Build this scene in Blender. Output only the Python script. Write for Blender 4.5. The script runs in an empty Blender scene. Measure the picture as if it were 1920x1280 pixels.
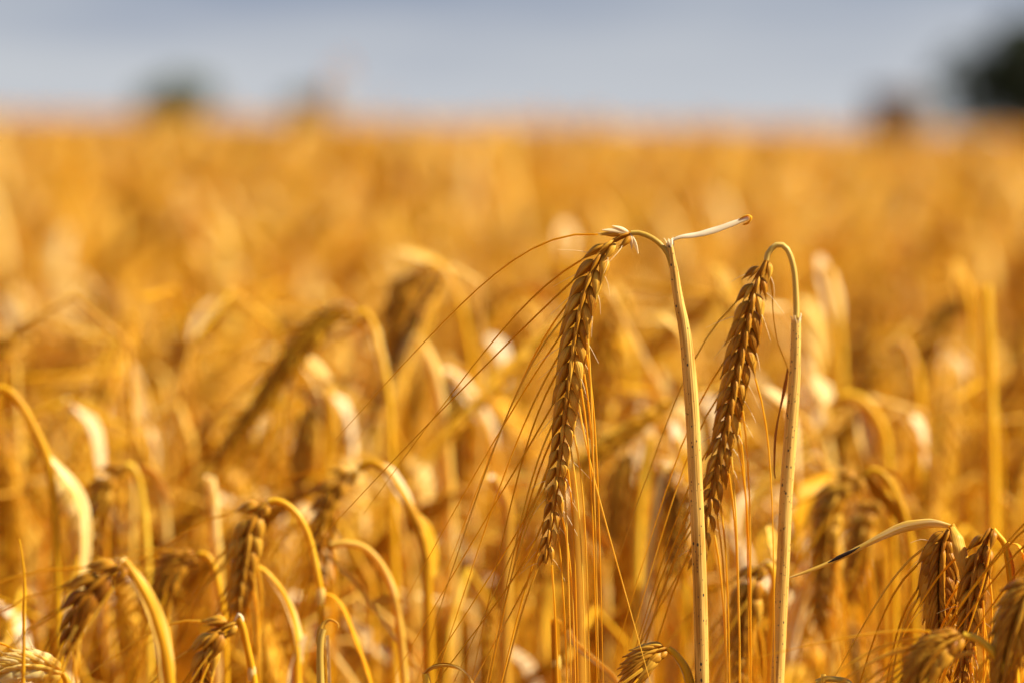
import bpy, math, random
import numpy as np
from mathutils import Vector, Matrix, Euler

# ------------------------------------------------------------------ camera
D0 = 1.70                       # focus distance (m)
FPX = 7100.0 * D0               # focal length in photograph pixels (1920 wide)
EYE = 0.95
HOR = 231.0                     # image row of eye level
ROLL = math.radians(1.1)
sc = bpy.context.scene
C = sc.collection
cam_d = bpy.data.cameras.new('camera')
cam = bpy.data.objects.new('camera', cam_d)
C.objects.link(cam)
cam.location = (0, 0, EYE)
pitch = math.atan((640 - HOR) / FPX)
CR = Matrix.Rotation(math.pi / 2 - pitch, 3, 'X') @ Matrix.Rotation(ROLL, 3, 'Z')
cam.rotation_euler = CR.to_euler()
cam_d.sensor_width = 36
cam_d.lens = 36 * FPX / 1920
cam_d.clip_start = 0.05
cam_d.clip_end = 5000
cam_d.dof.use_dof = True
cam_d.dof.focus_distance = D0
cam_d.dof.aperture_fstop = (cam_d.lens / 1000) / 0.0156
sc.camera = cam

# ------------------------------------------------------------------ sky, sun, exposure
SUN_DIR = Vector((0.73, -0.05, 0.68)).normalized()      # towards the sun
sun_el = math.asin(SUN_DIR.z)
w = bpy.data.worlds.new('World')
sc.world = w
w.use_nodes = True
nt = w.node_tree
nt.nodes.clear()
out = nt.nodes.new('ShaderNodeOutputWorld')
bg = nt.nodes.new('ShaderNodeBackground')
sky = nt.nodes.new('ShaderNodeTexSky')
sky.sky_type = 'NISHITA'
sky.sun_disc = False
sky.sun_elevation = sun_el
sky.sun_rotation = math.atan2(SUN_DIR.x, SUN_DIR.y)
sky.altitude = 50
# soft grey cloud bank lying over the blue
tc = nt.nodes.new('ShaderNodeTexCoord')
mp = nt.nodes.new('ShaderNodeMapping')
mp.inputs['Scale'].default_value = (6, 6, 42)
nz = nt.nodes.new('ShaderNodeTexNoise')
nz.inputs['Scale'].default_value = 2.2
nz.inputs['Detail'].default_value = 3
cr = nt.nodes.new('ShaderNodeValToRGB')
cr.color_ramp.elements[0].position = 0.25
cr.color_ramp.elements[0].color = (2.5, 3.1, 4.4, 1)
cr.color_ramp.elements[1].position = 0.7
cr.color_ramp.elements[1].color = (5.5, 5.8, 6.3, 1)
mix = nt.nodes.new('ShaderNodeMixRGB')
mix.inputs['Fac'].default_value = 0.86
nt.links.new(tc.outputs['Generated'], mp.inputs['Vector'])
nt.links.new(mp.outputs['Vector'], nz.inputs['Vector'])
# clouds thin out overhead, where the sky is bluer
sep = nt.nodes.new('ShaderNodeSeparateXYZ')
nt.links.new(tc.outputs['Generated'], sep.inputs['Vector'])
low = nt.nodes.new('ShaderNodeMapRange')      # the bank is palest low down
low.inputs['From Min'].default_value = 0.002
low.inputs['From Max'].default_value = 0.026
low.inputs['To Min'].default_value = 0.30
low.inputs['To Max'].default_value = -0.22
nt.links.new(sep.outputs['Z'], low.inputs['Value'])
addn = nt.nodes.new('ShaderNodeMath')
nt.links.new(nz.outputs['Fac'], addn.inputs[0])
nt.links.new(low.outputs['Result'], addn.inputs[1])
nt.links.new(addn.outputs[0], cr.inputs['Fac'])
mr = nt.nodes.new('ShaderNodeMapRange')
mr.inputs['From Min'].default_value = 0.15
mr.inputs['From Max'].default_value = 0.7
mr.inputs['To Min'].default_value = 0.88
mr.inputs['To Max'].default_value = 0.25
nt.links.new(sep.outputs['Z'], mr.inputs['Value'])
nt.links.new(mr.outputs['Result'], mix.inputs['Fac'])
nt.links.new(sky.outputs['Color'], mix.inputs['Color1'])
nt.links.new(cr.outputs['Color'], mix.inputs['Color2'])
nt.links.new(mix.outputs['Color'], bg.inputs['Color'])
bg.inputs['Strength'].default_value = 0.05
nt.links.new(bg.outputs['Background'], out.inputs['Surface'])

sun_d = bpy.data.lights.new('sun', 'SUN')
sun_d.energy = 5.0
sun_d.angle = math.radians(0.53)
sun_d.color = (1.0, 0.90, 0.69)
sun = bpy.data.objects.new('sun', sun_d)
C.objects.link(sun)
sun.location = (3, 0, 5)
sun.rotation_euler = (-SUN_DIR).to_track_quat('-Z', 'Y').to_euler()

vs = sc.view_settings
vs.view_transform = 'Standard'
vs.look = 'None'
vs.exposure = 1.1
vs.gamma = 1
vs.use_curve_mapping = False
sc.render.engine = 'CYCLES'
cy = sc.cycles
cy.use_denoising = True
cy.max_bounces = 8
cy.diffuse_bounces = 5
cy.glossy_bounces = 2
cy.transmission_bounces = 5
cy.transparent_max_bounces = 4
cy.caustics_reflective = False
cy.caustics_refractive = False


def at(x, y, d):
    """the place a photograph pixel (1920 x 1280) shows at distance d along the view axis"""
    v = CR @ Vector(((x - 960) / FPX * d, -(y - 640) / FPX * d, -d))
    return np.array((v.x, v.y, v.z + EYE))


# ------------------------------------------------------------------ materials
def plant_mat(name, ramp, rough=0.45, transl=0.3, tcol=(0.9, 0.5, 0.12), stripe=0.5, bump=0.35, specks=False, grey=0.0):
    m = bpy.data.materials.new(name)
    m.use_nodes = True
    n = m.node_tree
    n.nodes.clear()
    L = n.links.new
    o = n.nodes.new('ShaderNodeOutputMaterial')
    p = n.nodes.new('ShaderNodeBsdfPrincipled')
    a = n.nodes.new('ShaderNodeAttribute')
    a.attribute_name = 'cuv'
    # long fibres: fine across, very long along
    ms = n.nodes.new('ShaderNodeVectorMath'); ms.operation = 'MULTIPLY'
    ms.inputs[1].default_value = (2.6, 0.05, 37)
    L(a.outputs['Vector'], ms.inputs[0])
    st = n.nodes.new('ShaderNodeTexNoise')
    st.inputs['Scale'].default_value = 1.0
    st.inputs['Detail'].default_value = 3
    L(ms.outputs[0], st.inputs['Vector'])
    mb = n.nodes.new('ShaderNodeVectorMath'); mb.operation = 'MULTIPLY'
    mb.inputs[1].default_value = (0.35, 0.09, 53)
    L(a.outputs['Vector'], mb.inputs[0])
    bl = n.nodes.new('ShaderNodeTexNoise')
    bl.inputs['Scale'].default_value = 1.0
    bl.inputs['Detail'].default_value = 2
    L(mb.outputs[0], bl.inputs['Vector'])
    oi = n.nodes.new('ShaderNodeObjectInfo')
    sx = n.nodes.new('ShaderNodeSeparateXYZ')
    L(a.outputs['Vector'], sx.inputs[0])

    def math_(op, x, y):
        q = n.nodes.new('ShaderNodeMath'); q.operation = op
        for i, v in enumerate((x, y)):
            if isinstance(v, (int, float)):
                q.inputs[i].default_value = v
            else:
                L(v, q.inputs[i])
        return q.outputs[0]
    s = math_('MULTIPLY', math_('SUBTRACT', st.outputs['Fac'], 0.5), stripe)
    b = math_('MULTIPLY', math_('SUBTRACT', bl.outputs['Fac'], 0.5), 0.9)
    r1 = math_('MULTIPLY', math_('SUBTRACT', sx.outputs['Z'], 0.5), 0.55)
    r2 = math_('MULTIPLY', math_('SUBTRACT', oi.outputs['Random'], 0.5), 0.35)
    f = math_('ADD', math_('ADD', math_('ADD', s, b), math_('ADD', r1, r2)), 0.5)
    rp = n.nodes.new('ShaderNodeValToRGB')
    els = rp.color_ramp.elements
    while len(els) < len(ramp):
        els.new(0.5)
    for e, (pos, col) in zip(els, ramp):
        e.position = pos
        e.color = (*col, 1)
    L(f, rp.inputs['Fac'])
    col = rp.outputs['Color']
    if specks:
        for sc_, th, cc in ((0.85, 0.16, (0.025, 0.03, 0.035)), (1.5, 0.17, (0.16, 0.07, 0.03))):
            mv = n.nodes.new('ShaderNodeVectorMath'); mv.operation = 'MULTIPLY'
            mv.inputs[1].default_value = (sc_, sc_ * 0.62, 11)
            L(a.outputs['Vector'], mv.inputs[0])
            vo = n.nodes.new('ShaderNodeTexVoronoi')
            vo.inputs['Scale'].default_value = 1.0
            L(mv.outputs[0], vo.inputs['Vector'])
            sc3 = n.nodes.new('ShaderNodeSeparateColor')
            L(vo.outputs['Color'], sc3.inputs[0])
            size = math_('MULTIPLY', sc3.outputs[0], th * 1.6)
            hit = math_('MULTIPLY', math_('LESS_THAN', vo.outputs['Distance'], size), math_('GREATER_THAN', sc3.outputs[1], 0.30))
            mx = n.nodes.new('ShaderNodeMixRGB')
            L(math_('MULTIPLY', hit, 0.9), mx.inputs['Fac'])
            L(col, mx.inputs['Color1'])
            mx.inputs['Color2'].default_value = (*cc, 1)
            col = mx.outputs['Color']
    L(col, p.inputs['Base Color'])
    p.inputs['Roughness'].default_value = rough
    p.inputs['Specular IOR Level'].default_value = 0.16
    bp = n.nodes.new('ShaderNodeBump')
    bp.inputs['Strength'].default_value = bump
    bp.inputs['Distance'].default_value = 0.0003
    L(st.outputs['Fac'], bp.inputs['Height'])
    L(bp.outputs['Normal'], p.inputs['Normal'])
    if transl > 0:
        t = n.nodes.new('ShaderNodeBsdfTranslucent')
        tm = n.nodes.new('ShaderNodeMixRGB'); tm.blend_type = 'MULTIPLY'
        tm.inputs['Fac'].default_value = 1.0
        L(col, tm.inputs['Color1'])
        tm.inputs['Color2'].default_value = (*tcol, 1)
        L(tm.outputs['Color'], t.inputs['Color'])
        ad = n.nodes.new('ShaderNodeMixShader')
        ad.inputs['Fac'].default_value = transl
        L(p.outputs[0], ad.inputs[1])
        L(t.outputs[0], ad.inputs[2])
        L(ad.outputs[0], o.inputs['Surface'])
    else:
        L(p.outputs[0], o.inputs['Surface'])
    return m


M_STRAW = plant_mat('golden_straw', [(0.1, (0.62, 0.29, 0.008)), (0.5, (0.82, 0.455, 0.012)), (0.9, (0.88, 0.60, 0.06))], 0.42, 0.28, (1, .75, .4))
M_STEM = plant_mat('speckled_straw', [(0.2, (0.30, 0.13, 0.02)), (0.5, (0.56, 0.28, 0.045)), (0.8, (0.82, 0.50, 0.12))], 0.36, 0.15, (1, .8, .5), 1.3, 1.0, True)
M_NECK = plant_mat('yellow_green_straw', [(0.1, (0.42, 0.24, 0.03)), (0.5, (0.58, 0.38, 0.07)), (0.9, (0.70, 0.50, 0.14))], 0.35, 0.15, (1, .8, .4))
M_LEAF = plant_mat('bleached_leaf', [(0.15, (0.70, 0.38, 0.04)), (0.5, (0.88, 0.61, 0.10)), (0.85, (0.95, 0.81, 0.38))], 0.38, 0.40, (1, .78, .42), 0.8, 0.6)
M_GLEAF = plant_mat('golden_leaf', [(0.1, (0.58, 0.25, 0.006)), (0.5, (0.82, 0.45, 0.012)), (0.9, (0.88, 0.60, 0.05))], 0.42, 0.45, (1, .75, .35), 0.8, 0.6)
M_RUST = plant_mat('rusty_leaf', [(0.1, (0.28, 0.07, 0.01)), (0.5, (0.46, 0.15, 0.02)), (0.9, (0.60, 0.28, 0.06))], 0.5, 0.3, (1, .7, .4), 0.8, 0.6)
M_EAR = plant_mat('brown_grain', [(0.1, (0.32, 0.11, 0.006)), (0.5, (0.54, 0.235, 0.014)), (0.9, (0.70, 0.38, 0.04))], 0.40, 0.18, (1, .7, .35), 1.0, 0.8)
M_DEAR = plant_mat('dark_grain', [(0.1, (0.32, 0.11, 0.005)), (0.5, (0.56, 0.24, 0.012)), (0.9, (0.76, 0.43, 0.05))], 0.42, 0.16, (1, .7, .35), 1.2, 1.0)
M_GEAR = plant_mat('golden_grain', [(0.1, (0.46, 0.18, 0.006)), (0.5, (0.70, 0.34, 0.012)), (0.9, (0.84, 0.50, 0.04))], 0.42, 0.22, (1, .7, .35), 0.7, 0.6)
M_AWN = plant_mat('amber_awn', [(0.1, (0.82, 0.43, 0.010)), (0.5, (0.87, 0.52, 0.02)), (0.9, (0.92, 0.66, 0.09))], 0.35, 0.52, (1, .85, .5), 0.3, 0.1)
M_HAIR = plant_mat('pale_bristle', [(0.1, (0.86, 0.64, 0.28)), (0.9, (0.95, 0.86, 0.62))], 0.35, 0.35, (1, .9, .7), 0.3, 0.1)


def simple_mat(name, c1, c2, scale, rough=0.9, transl=0.0):
    m = bpy.data.materials.new(name)
    m.use_nodes = True
    n = m.node_tree
    p = n.nodes['Principled BSDF']
    t = n.nodes.new('ShaderNodeTexCoord')
    z = n.nodes.new('ShaderNodeTexNoise')
    z.inputs['Scale'].default_value = scale
    z.inputs['Detail'].default_value = 5
    r = n.nodes.new('ShaderNodeValToRGB')
    r.color_ramp.elements[0].position = 0.35
    r.color_ramp.elements[0].color = (*c1, 1)
    r.color_ramp.elements[1].position = 0.65
    r.color_ramp.elements[1].color = (*c2, 1)
    n.links.new(t.outputs['Object'], z.inputs['Vector'])
    n.links.new(z.outputs['Fac'], r.inputs['Fac'])
    n.links.new(r.outputs['Color'], p.inputs['Base Color'])
    p.inputs['Roughness'].default_value = rough
    return m


# ------------------------------------------------------------------ mesh helpers
class Geo:
    def __init__(s):
        s.V, s.Q, s.A, s.M, s.n = [], [], [], [], 0

    def add(s, V, Q, A, mi=0):
        s.V.append(V); s.Q.append(Q + s.n); s.A.append(A)
        s.M.append(np.full(len(Q), mi, np.int32))
        s.n += len(V)

    def arrays(s):
        return np.concatenate(s.V), np.concatenate(s.Q), np.concatenate(s.A), np.concatenate(s.M)


def make_mesh(name, arr, mats):
    V, Q, A, M = arr
    me = bpy.data.meshes.new(name)
    me.vertices.add(len(V))
    me.vertices.foreach_set('co', V.astype(np.float32).ravel())
    me.loops.add(Q.size)
    me.loops.foreach_set('vertex_index', Q.astype(np.int32).ravel())
    me.polygons.add(len(Q))
    me.polygons.foreach_set('loop_start', np.arange(0, Q.size, 4, dtype=np.int32))
    me.polygons.foreach_set('material_index', M)
    me.update(calc_edges=True)
    at_ = me.attributes.new('cuv', 'FLOAT_VECTOR', 'POINT')
    at_.data.foreach_set('vector', A.astype(np.float32).ravel())
    me.polygons.foreach_set('use_smooth', np.ones(len(Q), bool))
    for m in mats:
        me.materials.append(m)
    return me


def obj(name, g, mat, parent=None):
    me = make_mesh(name, g.arrays(), mat if isinstance(mat, (list, tuple)) else [mat])
    o = bpy.data.objects.new(name, me)
    C.objects.link(o)
    if parent is not None:
        o.parent = parent
        if parent.type == 'EMPTY':
            o.matrix_parent_inverse = Matrix.Translation(-parent.location)
        else:
            o.matrix_parent_inverse = Matrix.Identity(4)
    return o


def unit(v):
    return v / (np.linalg.norm(v, axis=-1, keepdims=True) + 1e-12)


def spline(P, n):
    """Catmull-Rom through P, resampled evenly to n points"""
    P = np.array(P, float)
    if len(P) == 2:
        P = np.array([P[0], (P[0] + P[1]) / 2, P[1]])
    Q = np.vstack([2 * P[0] - P[1], P, 2 * P[-1] - P[-2]])
    o = []
    for i in range(1, len(Q) - 2):
        t = np.linspace(0, 1, 14, endpoint=False)[:, None]
        a, b, c, d = Q[i - 1], Q[i], Q[i + 1], Q[i + 2]
        o.append(0.5 * (2 * b + (c - a) * t + (2 * a - 5 * b + 4 * c - d) * t ** 2 + (3 * b - a - 3 * c + d) * t ** 3))
    o = np.vstack(o + [P[-1:]])
    s = np.r_[0, np.cumsum(np.linalg.norm(np.diff(o, axis=0), axis=1))]
    u = np.linspace(0, s[-1], n)
    return np.stack([np.interp(u, s, o[:, k]) for k in range(3)], 1)


def frames(P, hint):
    T = unit(np.gradient(P, axis=0))
    N = np.zeros_like(P)
    h = np.array(hint, float)
    for i in range(len(P)):
        h = h - T[i] * np.dot(h, T[i])
        h = h / (np.linalg.norm(h) + 1e-12)
        N[i] = h
    return T, N, np.cross(T, N)


def ring_quads(nr, ns, cap=True):
    i = np.arange(nr - 1)[:, None] * ns
    j = np.arange(ns)[None]
    k = (j + 1) % ns
    q = np.stack([i + j, i + k, i + ns + k, i + ns + j], -1).reshape(-1, 4)
    return q


def tube(g, P, r, seg=8, hint=(1, 0, 0), rx=1.0, ry=1.0, ridge=None, rnd=0.5, mi=0, v0=0.0):
    P = np.asarray(P)
    r = np.broadcast_to(np.asarray(r, float), (len(P),))
    T, N, B = frames(P, hint)
    a = np.arange(seg) / seg * 2 * math.pi
    k = np.ones(seg) if ridge is None else ridge(a)
    V = P[:, None] + (r[:, None] * k)[..., None] * (np.cos(a)[None, :, None] * N[:, None] * rx + np.sin(a)[None, :, None] * B[:, None] * ry)
    s = np.r_[0, np.cumsum(np.linalg.norm(np.diff(P, axis=0), axis=1))]
    tri = np.abs(2 * np.arange(seg) / seg - 1)
    A = np.zeros((len(P), seg, 3))
    A[..., 0] = tri[None] * math.pi * r[:, None] * 1000
    A[..., 1] = s[:, None] * 1000 + v0
    A[..., 2] = rnd
    g.add(V.reshape(-1, 3), ring_quads(len(P), seg), A.reshape(-1, 3), mi)


def leaf(g, P, w, hint, fold=0.25, twist=0.0, th=0.00022, rnd=0.5, mi=0, nu=4, curl=0.0, wave=0.0):
    """a blade with a channelled, closed cross-section; twist turns it round its length"""
    P = np.asarray(P)
    w = np.asarray(w, float)
    T, N, B = frames(P, hint)
    n = len(P)
    t = np.linspace(0, 1, n)
    tw = (twist * t)[:, None]
    N2 = N * np.cos(tw) + B * np.sin(tw)
    B2 = -N * np.sin(tw) + B * np.cos(tw)
    u = np.linspace(-1, 1, 2 * nu + 1)
    fo = np.broadcast_to(fold, (n,))[:, None] + curl * t[:, None]
    ang = u[None] * fo * 1.5                     # bends the section into an arc
    k = np.where(np.abs(fo) < 1e-3, 1.0, 1.0 / np.maximum(np.abs(fo) * 1.5, 1e-3))
    x = np.sin(ang) * k * np.sign(fo + 1e-9)
    y = (1 - np.cos(ang)) * k
    wob = wave * np.sin(t * 23 + u[:, None] * 2).T if wave else 0
    X = x * (w / 2)[:, None]
    Y = y * (w / 2)[:, None] + wob * w[:, None]
    top = P[:, None] + X[..., None] * N2[:, None] + Y[..., None] * B2[:, None]
    bot = top - B2[:, None] * th
    V = np.concatenate([top, bot[:, ::-1]], 1)
    ns = V.shape[1]
    s = np.r_[0, np.cumsum(np.linalg.norm(np.diff(P, axis=0), axis=1))]
    A = np.zeros((n, ns, 3))
    uu = np.concatenate([u, u[::-1]])
    A[..., 0] = uu[None] * np.maximum(w, 0.001)[:, None] * 500
    A[..., 1] = s[:, None] * 1000
    A[..., 2] = rnd
    g.add(V.reshape(-1, 3), ring_quads(n, ns), A.reshape(-1, 3), mi)


def kernel(g, base, d, W, L, wid, seg=8, nr=8, flat=0.72, bow=0.03, rnd=0.5, mi=0, tip=0.10):
    """one grain in its husk: pointed, keeled, bowed outwards"""
    d = unit(d)
    W = unit(W - d * np.dot(W, d))
    Dp = np.cross(d, W)
    t = np.linspace(0, 1, nr)
    r = np.sin(np.pi * np.clip(t, 0, 1) ** 0.68) ** 1.15 * (1 - 0.30 * t) * 1.12
    r = np.maximum(r, np.where(t > 0.5, tip, 0.16))
    a = np.arange(seg) / seg * 2 * math.pi
    k = 1 + 0.10 * np.cos(3 * a + 0.6) + 0.05 * np.cos(5 * a + rnd * 6)
    c = base + d * (t * L)[:, None] + W * (np.sin(np.pi * t) * bow * L)[:, None]
    V = c[:, None] + (r[:, None] * k * wid / 2)[..., None] * (np.cos(a)[None, :, None] * W + np.sin(a)[None, :, None] * Dp * flat / 0.72)
    A = np.zeros((nr, seg, 3))
    A[..., 0] = np.abs(2 * np.arange(seg) / seg - 1)[None] * wid * 1500
    A[..., 1] = (t * L * 1000)[:, None] * 3
    A[..., 2] = rnd
    g.add(V.reshape(-1, 3), ring_quads(nr, seg), A.reshape(-1, 3), mi)
    return c[-1], d


def build_ear(P, face, rng, roll=0.0, n=None, klen=0.0092, kwid=0.0031, awn=0.10, nawn=None, spread=0.22, wild=0.15,
              seg=8, nr=8, hairs=0, side_wild=None, awn_seg=5, awn_pts=12, awn_r=0.00030, lat=True):
    """P: curve of the ear from neck to tip. Returns kernels Geo, list of awn Geos, bristles Geo"""
    L = np.linalg.norm(np.diff(P, axis=0), axis=1).sum()
    if n is None:
        n = max(8, int(L / 0.0023))
    S = spline(P, n + 1)
    T, N, B = frames(S, np.cross(face, unit(P[-1] - P[0])))
    g = Geo(); hg = Geo(); awns = []
    tube(g, S, 0.0007, 5, N[0], rnd=0.3)
    for k in range(n):
        t = k / (n - 1)
        sg = 1 if k % 2 == 0 else -1
        ca, sa = math.cos(roll), math.sin(roll)
        side = N[k] * ca + B[k] * sa
        nor = -N[k] * sa + B[k] * ca
        prof = (0.62 + 0.55 * min(1, t / 0.18)) * (1 - 0.56 * max(0, (t - 0.2) / 0.8) ** 1.1)
        prof = min(prof, 1.08)
        al = math.radians(27 - 11 * t) * (1 + rng.uniform(-.22, .22))
        d = T[k] * math.cos(al) + side * sg * math.sin(al) + nor * rng.uniform(-.08, .08)
        base = S[k] + side * sg * 0.0009
        kl = klen * prof * rng.uniform(.93, 1.07)
        tipp, dd = kernel(g, base, d, side * sg, kl, kwid * prof * rng.uniform(.9, 1.1), seg, nr, rnd=rng.random(), mi=0)
        if lat:                                   # sterile side spikelets on both faces
            for q in (1, -1):
                d2 = T[k] * 0.95 + side * sg * 0.20 + nor * q * 0.17
                kernel(g, S[k] + nor * q * 0.0011 + side * sg * 0.0005, d2, nor * q, kl * 0.86, kwid * 0.48 * prof, max(4, seg - 2), max(4, nr - 2), rnd=rng.random())
        if side_wild is not None and side[0] * sg > 0 and k < 9:
            pass                                  # these have lost their awns
        elif nawn is None or rng.random() < nawn / n:
            al_ = awn * (1.0 - 0.25 * t) * rng.uniform(.8, 1.1)
            sp = rng.gauss(0, spread)
            wl = wild
            if side_wild is not None:
                wl = wild if side_wild * sg > 0 else wild * 0.15
            end = T[-1] * 1.0 + side * (0.10 * sg + sp * 0.6) + nor * sp
            if rng.random() < wl * (1.3 - t):
                end = unit(T[min(k + 2, n)] * .5 + unit(P[-1] - P[0]) * .5) + side * sg * rng.uniform(.2, .5) + nor * rng.uniform(-.3, .3)
            else:
                if side_wild is not None and side[0] * sg > 0:
                    end = unit(T[-1] * .4 + np.array([.06, 0, -1.0]) * .8) + (end - T[-1]) * .6
                else:
                    end = unit(T[-1] * .25 + T[k] * .75) + (end - T[-1])
            end = unit(end)
            ts = np.linspace(0, 1, awn_pts)[:, None]
            dirs = unit(dd * (1 - ts) ** 5 + end * (1 - (1 - ts) ** 5))
            dirs[:, 2] -= 0.10 * ts[:, 0]
            seglen = al_ / (awn_pts - 1)
            pts = tipp + np.vstack([np.zeros(3), np.cumsum(dirs[:-1] * seglen, axis=0)])
            ag = Geo()
            tube(ag, pts, awn_r * (1.15 - 0.9 * ts[:, 0]), awn_seg, side, rnd=rng.random())
            awns.append(ag)
        if hairs and rng.random() < hairs:
            hd = T[k] * rng.uniform(.2, .9) + side * sg * rng.uniform(.5, 1) + nor * rng.uniform(-.4, .4)
            hp = spline([base + d * kl * .6, base + d * kl * .6 + unit(hd) * .003, base + d * kl * .6 + unit(hd) * rng.uniform(.005, .009) + T[k] * .0015], 5)
            tube(hg, hp, np.linspace(.00010, .00004, 5), 3, side, rnd=rng.random())
    return g, awns, hg


def merge(gs):
    g = Geo()
    for x in gs:
        V, Q, A, M = x.arrays()
        g.add(V, Q, A)
    return g


def empty(name, loc, label=None, cat=None, group=None):
    o = bpy.data.objects.new(name, None)
    o.empty_display_size = 0.05
    C.objects.link(o)
    o.location = loc
    if label:
        o['label'] = label
        o['category'] = cat
        if group:
            o['group'] = group
    return o


def sheath_ridge(a):
    """rolled leaf base: its free edge makes a step down the length"""
    ph = (a + math.radians(75)) % (2 * math.pi)
    return 1.0 + 0.16 * ph / (2 * math.pi) + 0.05 * np.cos(2 * a)


# ------------------------------------------------------------------ the setting
soil = simple_mat('dry_soil', (0.16, 0.09, 0.04), (0.34, 0.22, 0.09), 9.0)
me = bpy.data.meshes.new('ground')
me.from_pydata([(-1600, -60, 0), (1600, -60, 0), (1600, 2500, 0), (-1600, 2500, 0)], [], [(0, 1, 2, 3)])
me.materials.append(soil)
ground = bpy.data.objects.new('ground', me)
C.objects.link(ground)
ground['kind'] = 'structure'

CANOPY = 0.815


# ------------------------------------------------------------------ one generic plant, in its own space (nods towards -X)
def plant_paths(rng, H, nod, neck, earlen, bend, lean=0.03):
    """curve of the stalk from the ground up, over the neck, and of the ear"""
    th = rng.gauss(0, lean)
    az = 0.0
    step = 0.004
    p = np.array([0.0, 0.0, 0.0]); pts = [p.copy()]
    # total straight part: leave room for the arch
    Hs = H - neck * 0.62
    a = th
    y = rng.gauss(0, .02)
    while p[2] < Hs:
        a += rng.gauss(0, .002)
        p = p + np.array([-math.sin(a), y, math.cos(a)]) * step * 4
        pts.append(p.copy())
    m = int(neck / step)
    a0 = a
    for i in range(m):
        a = a0 + (nod - a0) * ((i + 1) / m) ** 1.15
        p = p + np.array([-math.sin(a), y, math.cos(a)]) * step
        pts.append(p.copy())
    e = [p.copy()]
    for i in range(int(earlen / step)):
        a = min(a + bend / (earlen / step), math.pi * 0.985)
        p = p + np.array([-math.sin(a), y, math.cos(a)]) * step
        e.append(p.copy())
    return np.array(pts), np.array(e)


def generic_parts(seed, lod, nod=None):
    """dict part -> Geo; lod 0 = near plants, 1 = field plants"""
    rng = random.Random(seed)
    nod = nod if nod is not None else rng.choice([2.1, 2.4, 2.6, 2.75, 2.9, 2.85])
    H = CANOPY + rng.gauss(0, .006)
    stem, ear = plant_paths(rng, H, nod, rng.uniform(.04, .09), rng.uniform(.065, .09), rng.uniform(.1, .5))
    parts = {}
    seg = 7 if lod == 0 else 5
    n = 34 if lod == 0 else 16
    P = spline(stem[::2] if lod == 0 else stem[::4], n)
    g = Geo(); tube(g, P, np.linspace(.0019, .00085, n), seg, rnd=rng.random())
    parts['stem'] = (g, M_LEAF if seed % 2 else M_STRAW)
    # leaf sheath wraps the stalk below the neck
    cut = int(len(stem) * rng.uniform(.55, .75))
    cut = max(6, len(stem) - int(rng.uniform(16, 26)))
    sp = stem[max(0, cut - 16):cut]
    if lod == 0:
        g = Geo(); tube(g, spline(sp, 10), np.linspace(.0019, .0014, 10), 10, ridge=sheath_ridge, rnd=rng.random())
        parts['leaf_sheath'] = (g, M_LEAF)
    # flag leaf: dead blade bent over or hanging
    for q in range(rng.choice([1, 2, 2])):
        g = Geo()
        st = stem[cut - 1] if q == 0 else stem[max(2, cut - 9)]
        az = rng.uniform(-.9, .9) + (0 if rng.random() < .6 else math.pi)
        hd = np.array([math.cos(az), math.sin(az), 0])
        Lf = rng.uniform(.04, .09)
        up = rng.uniform(-.3, .7)
        pts = [st, st + hd * Lf * .25 + np.array([0, 0, up * Lf * .35]), st + hd * Lf * rng.uniform(.3, .5) + np.array([0, 0, -.25 * Lf]), st + hd * Lf * rng.uniform(.3, .6) + np.array([0, 0, -Lf * rng.uniform(.8, 1.2)])]
        nn = 16 if lod == 0 else 7
        tt = np.linspace(0, 1, nn)
        wd = rng.uniform(.005, .008 if lod == 0 else .011) * np.sin(np.pi * (0.12 + 0.86 * tt)) ** .8
        leaf(g, spline(pts, nn), wd, np.cross(hd, (0, 0, 1)), fold=rng.uniform(.2, .5), twist=rng.uniform(-3, 3), rnd=rng.random(), nu=3 if lod == 0 else 1)
        if q == 1 and (lod == 0 or rng.random() < .4):
            g = Geo()  # short pale scrap added near the neck, its light colour imitating a glint
            st = stem[max(3, len(stem) - rng.randint(8, 14))]
            Ls = rng.uniform(.015, .035)
            hs = rng.uniform(-.5, .9)
            leaf(g, spline([st, st + np.array([.3, hs * .3, -.25]) * Ls, st + np.array([.42, hs * .4, -.95]) * Ls], 8), rng.uniform(.004, .007) * np.sin(np.pi * np.linspace(.15, .95, 8)), (.8 * 1, .6, 0), fold=-.2, rnd=rng.random(), nu=2)
            parts['flag_leaf+'] = (g, M_LEAF if lod else M_HAIR)
            continue
        parts['flag_leaf' if q == 0 else 'flag_leaf+'] = (g, rng.choice([M_LEAF, M_LEAF, M_LEAF, M_GLEAF, M_GLEAF] if lod else [M_LEAF, M_GLEAF]))
    if lod == 0:
        k, aw, _ = build_ear(ear, np.array([0, -1., 0]), rng, roll=rng.uniform(-1.2, 1.2), seg=6, nr=6, awn=.10, nawn=20, awn_seg=3, awn_pts=8, spread=.08, wild=.08, awn_r=.00026)
    else:
        k, aw, _ = build_ear(ear, np.array([0, -1., 0]), rng, roll=rng.uniform(-1.2, 1.2), n=20, klen=.011, kwid=.0042, seg=4, nr=4, awn=.10, nawn=10, awn_seg=3, awn_pts=5, awn_r=.00040, lat=False, spread=.08, wild=.08)
    parts['ear'] = (k, M_GEAR if rng.random() < .75 else M_EAR)
    parts['beard'] = (merge(aw), M_AWN)
    return parts


MATS = [M_STRAW, M_LEAF, M_HAIR, M_GLEAF, M_GEAR, M_EAR, M_AWN]
low = []
for s in range(12):
    g = Geo()
    for nme, (pg, pm) in generic_parts(900 + s, 1, nod=[2.7, 2.5, 2.9, 2.2, 2.6, 2.85][s % 6]).items():
        V, Q, A, M = pg.arrays()
        g.add(V, Q, A, MATS.index(pm))
    low.append(g.arrays())


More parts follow.
